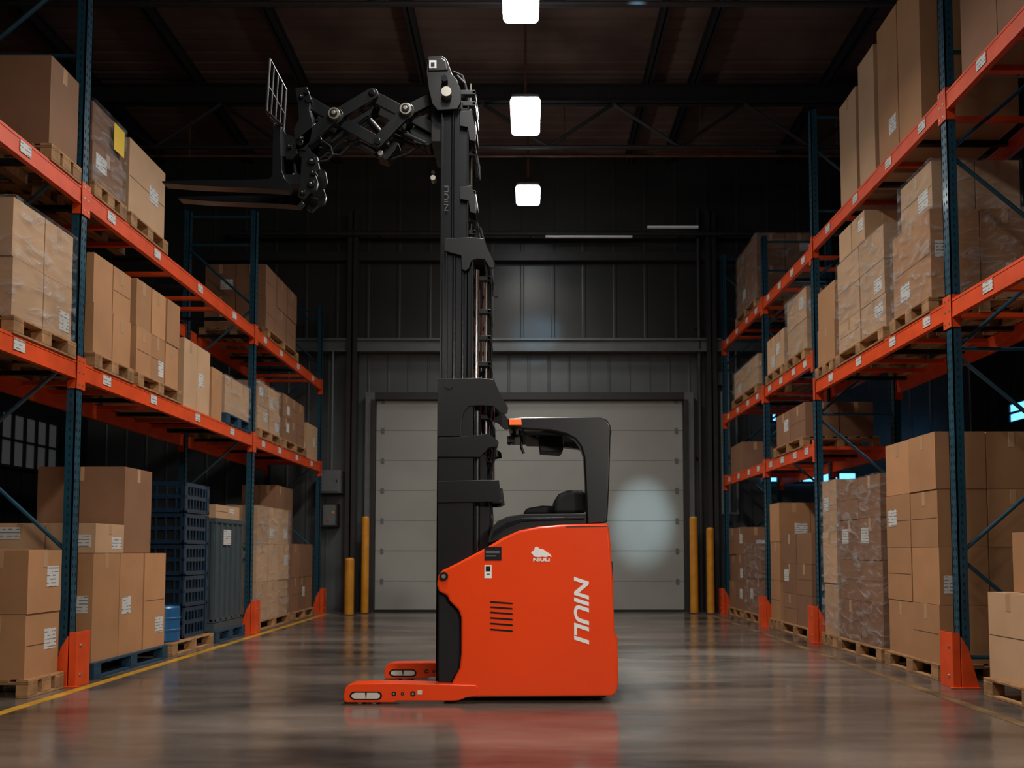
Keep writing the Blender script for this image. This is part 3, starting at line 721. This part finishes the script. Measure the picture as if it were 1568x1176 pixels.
for (pts,Y) in (([(700,118),(712,130),(718,160),(716,200)],6.3),([(694,112),(708,118),(714,140)],6.5),([(700,165),(712,172),(725,182)],6.2),([(735,350),(742,375),(750,420)],6.25),([(745,640),(756,655),(757,700),(748,735)],6.2)):
    P=[unproj(u,v,Y) for u,v in pts]; b.path([(x,Y,z) for x,z in P],0.013,RUBBER,8)
fin(b,'hydraulic_hoses')

# ---- pantograph reach mechanism (narrow, between the mast rails)
PN=6.18; PF=6.47
def J(u,v): return unproj(u,v,PN)
arms=[((664,150),(622,171),(578,218),0),((668,196),(622,171),(570,144),1),((570,144),(513,178),(458,222),0),((470,152),(513,178),(580,216),1)]
b=MB()
for (p,c,q,layer) in arms:
    for near in (True,False):
        y0=PN+layer*0.04 if near else PF-0.035-layer*0.04
        b.bar(J(*p),J(*c),0.10,y0,y0+0.035,BLACK); b.bar(J(*c),J(*q),0.10,y0,y0+0.035,BLACK)
        x,z=J(*c); b.tube((x,y0-0.004,z),(x,y0+0.038,z),0.072,BLACK,22)
for (u,v) in ((570,144),(578,218),(664,152),(666,196),(472,154),(460,220),(622,171),(513,178)):
    x,z=J(u,v); b.tube((x,PN-0.012,z),(x,PF+0.01,z),0.03,DARKST,16)
fin(b,'scissor_links',0.006)
b=MB()
for (u,v) in ((622,171),(513,178)):
    x,z=J(u,v); b.tube((x,PN-0.035,z),(x,PN,z),0.05,STEEL,26); b.tube((x,PN-0.045,z),(x,PN-0.03,z),0.032,BLACK,20); b.tube((x,PN-0.05,z),(x,PN-0.04,z),0.018,STEEL,14)
for (u,v) in ((570,144),(470,143)):
    x,z=J(u,v); b.tube((x,PN-0.02,z),(x,PN,z),0.022,DARKST,14)
fin(b,'pivot_caps',0.003)
b=MB()
def cyl2(p,q,Y,r1,r2):
    a=J(*p); c=J(*q); A=Vector((a[0],Y,a[1])); C=Vector((c[0],Y,c[1])); Mid=A.lerp(C,0.55)
    b.tube(A,Mid,r1,BLACK,16); b.tube(Mid,C,r2,DARKST,14)
cyl2((650,212),(590,185),6.29,0.035,0.02); cyl2((650,212),(590,185),6.38,0.035,0.02); cyl2((560,170),(600,215),6.33,0.03,0.018); cyl2((500,205),(560,165),6.33,0.028,0.018)
b.prismY(pl([(568,210),(590,206),(608,212),(602,224),(590,238),(576,234)],PN),PN+0.08,PF-0.08,BLACK)
x,z=J(581,231); b.tube((x,PN+0.04,z),(x,PN+0.08,z),0.025,STEEL,14)
x,z=J(592,215); b.tube((x,PN+0.04,z),(x,PN+0.08,z),0.018,STEEL,14)
b.prismY(pl([(625,192),(650,176),(668,178),(668,206),(655,216),(632,212)],PN),PN+0.08,PF-0.06,BLACK)
P=[J(u,v) for u,v in ((495,225),(515,228),(530,214),(548,206),(566,216),(590,236),(620,226),(650,205))]; b.path([(x,6.3,z) for x,z in P],0.012,RUBBER,8)
P=[J(u,v) for u,v in ((480,210),(500,216),(528,200),(548,192),(570,198))]; b.path([(x,6.36,z) for x,z in P],0.012,RUBBER,8)
x0,z1=unproj(660,140,6.1); x1,z0=unproj(676,215,6.1); b.box(x0,x1,6.13,6.56,z0,z1,BLACK)
fin(b,'reach_cylinders',0.004)
# ---- carriage
b=MB()
for (y0,y1) in ((PN,PN+0.035),(PF-0.035,PF)):
    b.prismY(pl([(452,136),(470,134),(476,150),(474,170),(480,190),(476,215),(468,232),(454,230),(450,200),(458,182),(456,160)],PN),y0,y1,BLACK)
    b.prismY(pl([(462,240),(472,230),(486,240),(489,258),(483,268),(487,280),(484,292),(474,294),(464,304),(456,300),(460,280)],PN),y0,y1,BLACK)
    b.prismY(pl([(418,192),(430,188),(437,205),(452,212),(456,236),(448,244),(434,240),(430,262),(418,255)],PN),y0+0.003,y1,BLACK)
x0,z1=J(432,212); x1,z0=J(455,230); b.box(x0,x1,PN+0.01,PF,z0,z1,BLACK)
x0,z1=J(434,266); x1,z0=J(462,282); b.box(x0,x1,PN+0.02,PF,z0,z1,BLACK)
x0,z1=J(458,160); x1,z0=J(472,176); b.box(x0,x1,PN+0.01,PF,z0,z1,BLACK)
x0,z1=J(458,226); x1,z0=J(474,240); b.box(x0,x1,PN+0.01,PF,z0,z1,BLACK)
for (u,v,r) in ((478,248,0.035),(480,266,0.026),(477,283,0.032),(464,296,0.024),(424,200,0.022),(424,262,0.02),(444,226,0.02),(462,150,0.02),(462,214,0.02)):
    x,z=J(u,v); b.tube((x,PN-0.02,z),(x,PN+0.06,z),r,DARKST,18); b.tube((x,PN-0.024,z),(x,PN-0.018,z),r*0.3,STEEL,12)
fin(b,'fork_carriage',0.006)
b=MB()
for Y in (6.25,6.4):
    for pts in ([(452,215),(446,240),(450,265),(460,285),(476,288)],[(470,240),(462,255),(468,272),(455,288)]):
        P=[J(u,v) for u,v in pts]; b.path([(x,Y,z) for x,z in P],0.013,RUBBER,8)
P=[J(u,v) for u,v in ((488,245),(500,243),(508,235),(505,222),(490,212))]; b.path([(x,6.22,z) for x,z in P],0.010,RUBBER,8)
fin(b,'carriage_hoses')
b=MB()
xb,zb=unproj(412,178,PN); xt,zt=unproj(417,99,PN); xk,zk=unproj(436,200,PN)
ys=(6.12,6.22,6.33,6.44,6.54)
for i,yy in enumerate(ys):
    b.path([(xt,yy,zt),(xb,yy,zb),(xk,yy,zk)],0.012 if i in (0,4) else 0.009,BLACK,10)
for f_,r_ in ((0.0,0.012),(0.5,0.008),(1.0,0.009)):
    b.tube((xt+(xb-xt)*f_,ys[0],zt+(zb-zt)*f_),(xt+(xb-xt)*f_,ys[-1],zt+(zb-zt)*f_),r_,BLACK,10)
fin(b,'load_backrest')
for Y in (6.14,6.42):
    b=MB()
    q=pl([(418,194),(430,192),(432,262),(436,274),(447,284),(440,292),(420,290),(380,288),(300,285),(249,281),(248,278),(300,277),(380,276),(412,275),(417,270)],6.14)
    b.prismY(q,Y,Y+0.10,DARKST); fin(b,'fork_blade' ,0.004)

# ---- decals
def txt(s,u,v,size,name,rot=0.0,m=WHITE,Y=5.8,off=0.004,shear=0.0,sx=1.0,bold=0.0):
    c=bpy.data.curves.new(name,'FONT'); c.body=s; c.size=size; c.extrude=0.0012; c.align_x='CENTER'; c.align_y='CENTER'; c.shear=shear; c.offset=bold
    o=bpy.data.objects.new(name,c); sc.collection.objects.link(o); c.materials.append(m)
    x,z=unproj(u,v,Y); o.location=(x,Y-off,z); o.rotation_euler=(math.pi/2,rot,0); o.scale=(sx,1,1); o.parent=TR
    return o
txt('NIULI',889,931,0.155,'side_lettering',rot=math.pi/2,shear=0.25,sx=1.30,bold=0.004)
txt('NIULI',829,857,0.035,'small_lettering',sx=1.5,bold=0.0015)
txt('NIULI',684,305,0.05,'mast_lettering',rot=-math.pi/2,m=GREYD,Y=6.06,off=0.004,sx=1.8)
b=MB()
bull=[(813,846),(818,842),(819,838),(823,837),(826,840),(832,841),(837,845),(842,848),(845,853),(840,851),(836,853),(830,852),(825,853),(818,852),(816,849)]
b.prismY(pl(bull),5.796,5.80,WHITE)
q=lambda a,c,e,g,m,t=0.004:(b.box(unproj(a,c)[0],unproj(e,c)[0],5.8-t,5.80,unproj(a,g)[1],unproj(a,c)[1],m))
q(742,837,768,858,BLACK); q(744,843,765,847,GREYD,0.005); q(744,850,760,852,GREYD,0.005)
q(742,865,753,885,WHITE); q(744,867,751,875,BLACK,0.005)
q(745,878,750,880,GREYD,0.005)
fin(b,'side_stickers')
b=MB()
for i,v in enumerate((921,929,937,945.5,954,963)):
    b.prismY(pl([(750,v),(752,v-1),(784,v+1.5),(786,v+3),(784,v+4),(751,v+1.5)]),5.797,5.81,BLACK)
fin(b,'side_vents')
b=MB(); b.prismY(pl([(866,806),(930,805),(930,806.5),(866,807.5)]),5.7985,5.80,DKMETAL); fin(b,'panel_seam')

# ------------------------------------------------------------------ world, camera
w=bpy.data.worlds.new('world'); sc.world=w; w.use_nodes=True
w.node_tree.nodes['Background'].inputs[0].default_value=(0.02,0.025,0.035,1); w.node_tree.nodes['Background'].inputs[1].default_value=0.3
cam=bpy.data.cameras.new('camera'); co=bpy.data.objects.new('camera',cam); sc.collection.objects.link(co); sc.camera=co
co.location=(0,0,EYE); co.rotation_euler=(math.pi/2+math.atan(T),0,0)
cam.sensor_width=36; cam.lens=F/1568*36; cam.shift_x=-28/1568; cam.shift_y=202/1568
cam.dof.use_dof=True; cam.dof.focus_distance=6.0; cam.dof.aperture_fstop=1.6
